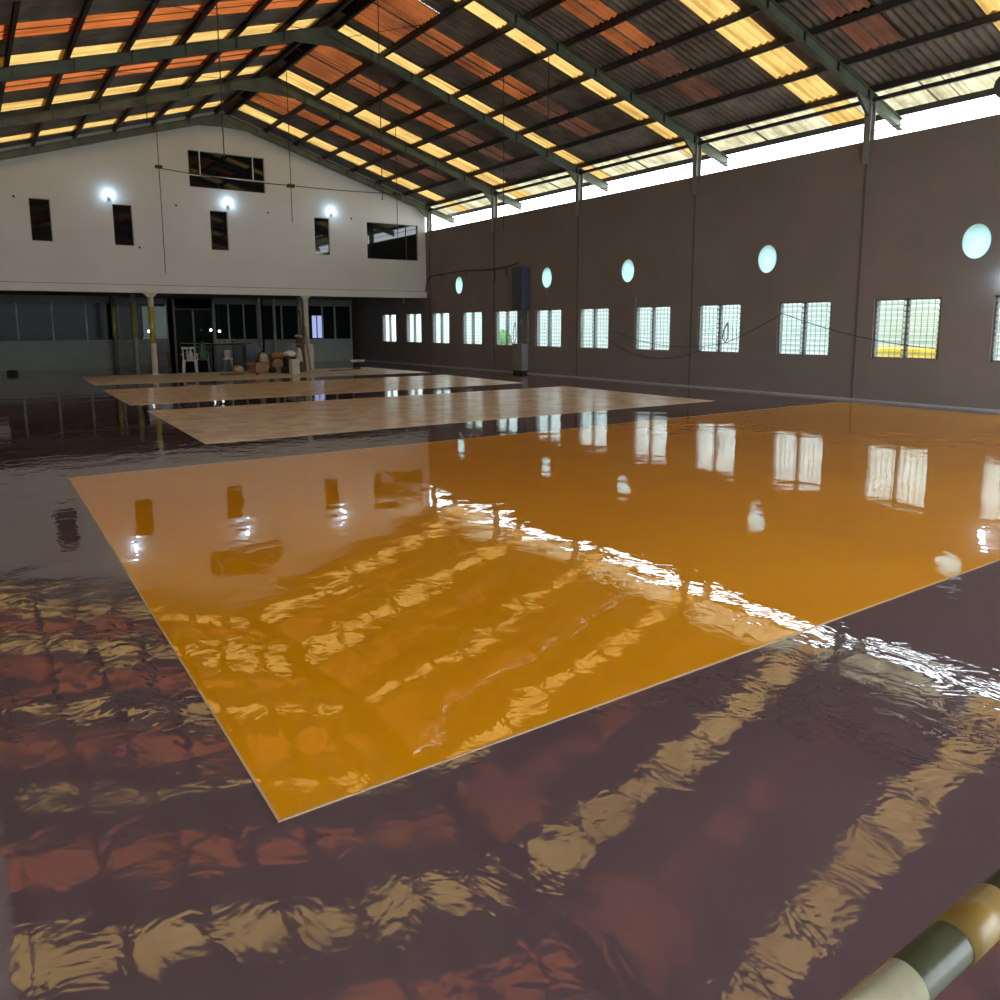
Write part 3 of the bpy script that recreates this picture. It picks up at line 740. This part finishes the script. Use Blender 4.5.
obox('concrete_block', (9.12, 25.6, .003), (.27, .24, .50), .12, 'concrete', 'pale speckled upright block in front of the heap', 'block')
blob_thing('sack', (9.85, 26.85, .004), (.15, .14, .22), 'dwood', 'dark brown bag between the block and the square post', 'sack', 19)
blob_thing('sack', (9.97, 27.45, .004), (.14, .14, .50), 'sackw', 'tall white sack leaning at the square post', 'sack', 20, .08)
blob_thing('cloth_bundle', (9.97, 27.45, .86), (.11, .10, .20), 'dwood', 'brown cloth on top of the tall white sack', 'cloth', 22, .15)
blob_thing('cloth_bundle', (9.97, 27.45, 1.215), (.13, .11, .05), 'sackw', 'pale cloth capping the brown cloth on the tall sack', 'cloth', 23, .15)
m = MB(); m.hexa([(10.26, 27.72, 0), (10.34, 27.72, 0), (10.34, 27.76, 0), (10.26, 27.76, 0), (10.24, 28.09, 2.2), (10.30, 28.09, 2.2), (10.30, 28.112, 2.2), (10.24, 28.112, 2.2)])
tag(m.build('plank', 'dwood'), 'dark wooden plank leaning against the square post', 'plank')
m = MB(); m.hexa([(10.40, 27.55, 0), (10.46, 27.55, 0), (10.46, 27.59, 0), (10.40, 27.59, 0), (10.42, 28.02, 1.6), (10.48, 28.02, 1.6), (10.48, 28.04, 1.6), (10.42, 28.04, 1.6)])
tag(m.build('plank', 'wood'), 'short pale plank leaning at the front of the square post', 'plank')
# wooden stand behind the cream post, sticks and pebbles on the floor
t = thing('timber_stool', 'rough timber trestle between cream post and white armchair', 'trestle', (6.02, 31.2, 0))
m = MB(); m.box((-.35, -.1, .62), (.35, .1, .66)); m.build('top', 'wood', t)
for sx in (-1, 1):
    for sy in (-1, 1):
        m = MB(); m.hexa([(sx*.33-.02, sy*.15-.02, 0), (sx*.33+.02, sy*.15-.02, 0), (sx*.33+.02, sy*.15+.02, 0), (sx*.33-.02, sy*.15+.02, 0), (sx*.25-.02, sy*.06-.02, .62), (sx*.25+.02, sy*.06-.02, .62), (sx*.25+.02, sy*.06+.02, .62), (sx*.25-.02, sy*.06+.02, .62)]); m.build('leg', 'wood', t)
m = MB(); m.tube([(6.9, 26.5, .022), (7.3, 26.6, .021), (7.75, 26.75, .022)], .016, 6); tag(m.build('stick', 'black'), 'dark stick lying on the far pale court left of the heap', 'stick')
m = MB(); m.tube([(10.75, 26.6, .02), (11.4, 26.75, .02), (12.0, 27.1, .02)], .015, 6); m.blob((12.05, 27.12, .004), (.14, .09, .05), 3); tag(m.build('broom', 'dwood'), 'broom lying on the far pale court right of the square post', 'broom')
m = MB(); m.blob((0, 0, 0), (.045, .045, .04), 4); o = m.build('stone', 'black', smooth=True); o.location = (8.0, 26.0, .003); tag(o, 'small dark lump on the far pale court before the box', 'stone')
blob_thing('cloth_bundle', (1.32, 31.6, 0), (.17, .14, .09), 'black', 'dark rag on the floor before the left partition', 'cloth', 31)
obox('notice_board', (.98, YR-.034, 2.06), (.42, .03, .42), 0, 'plastic', 'pale notice board at the far left of the recess', 'board')
obox('doorstep', (15.05, YR-.6, 0), (.7, .3, .05), 0, 'white', 'low pale step by the dark doorway in the right corner', 'step')

# ------------------------------------------------------------------ outside the right wall
m = MB(); m.box((-60, -60, -.35), (90, 90, -.22)); tag(m.build('ground', 'outg'), 'pale ground outside the hall', 'ground', kind='structure')
m = MB(); m.box((20.6, -10, -.2), (20.8, 45, 3.6)); tag(m.build('wall_outside', 'outw'), 'whitewashed wall across the yard outside the windows', 'wall', kind='structure')
t = thing('yard_cart', 'yellow covered cart outside, seen low through the rightmost full window', 'cart', (19.6, 11.0, -.22))
m = MB(); m.box((-.5, -1.5, .55), (.5, 1.0, 1.24)); m.build('cover', 'yout', t, bevel=.05)
for sy in (-1.2, .5):
    m = MB(); m.tube([(-.45, sy, .3), (.45, sy, .3)], .3, 18); m.build('wheel', 'black', t)
blob_thing('shrub', (19.4, 28.3, -.22), (.5, .7, .9), 'leaf', 'green shrub outside, behind the farther grilled windows', 'shrub', 41, .2)
def hung(x, y, z, h, label):
    m = MB(); m.tube([(x, y, z+h), (x-.02, y+.10, z+h*.6), (x, y+.14, z+h*.2), (x, y+.05, z), (x, y-.03, z+h*.3), (x, y-.02, z+h*.7), (x, y, z+h)], .016, 6, cap=False)
    tag(m.build('wire_loop', 'rod', smooth=True), label, 'wire')
hung(W+.216, 13.05, 1.15, .5, 'dark wire loop hanging outside the third full grilled window from the right')
hung(W+.216, 22.15, .98, .75, 'dark hose loop hanging outside the window left of the cabinet')

# ------------------------------------------------------------------ rail in the near right corner
RY, RZZ, RRd = .264, 1.10, .0175
t = thing('guard_rail', 'taped pipe guard rail in the near right corner', 'rail', (0, RY, 0))
m = MB(); m.tube([(XL+.02, 0, RZZ), (2.4, 0, RZZ)], RRd, 28); m.build('top_rail', 'tapegreen', t, smooth=True)
for i, (x0, x1, mt) in enumerate(((.40, .553, 'tapesilver'), (.623, .697, 'tapeyellow'), (.90, 1.05, 'tapeyellow'))):
    m = MB(); m.tube([(x0, 0, RZZ), (x1, 0, RZZ)], RRd+.0012, 28); tag(m.build('tape_band', mt, t, smooth=True), ('silver tape band', 'yellow tape band', 'yellow tape band')[i])
for x in (-.10, 2.3):
    m = MB(); m.tube([(x, 0, 0), (x, 0, RZZ)], .024, 16); m.build('post', 'tapegreen', t, smooth=True)

# ------------------------------------------------------------------ sky and camera
w = bpy.data.worlds.new('world'); S.world = w; w.use_nodes = True
bg = w.node_tree.nodes['Background']; bg.inputs[0].default_value = (.86, .94, 1.0, 1); bg.inputs[1].default_value = 5.0

cam = bpy.data.cameras.new('camera'); co = bpy.data.objects.new('camera', cam); COL.objects.link(co); S.camera = co
F = 781.22
R = [[0.8258981006429633, -0.08629850619844436, 0.5571758207085648], [-0.5638066831445461, -0.11976969428580803, 0.8171763851043602], [-0.003788323625442, -0.98904387575001, -0.14757323756531118]]
mw = Matrix(((R[0][0], -R[0][1], -R[0][2], 0), (R[1][0], -R[1][1], -R[1][2], 0), (R[2][0], -R[2][1], -R[2][2], 1.6), (0, 0, 0, 1)))
co.matrix_world = mw
cam.sensor_width = 36; cam.sensor_fit = 'HORIZONTAL'; cam.lens = 36*F/1000; cam.shift_y = -.058; cam.clip_start = .02; cam.clip_end = 300
S.view_settings.view_transform = 'Standard'; S.view_settings.look = 'None'; S.view_settings.gamma = 1; S.view_settings.use_curve_mapping = False
S.view_settings.exposure = 0.8
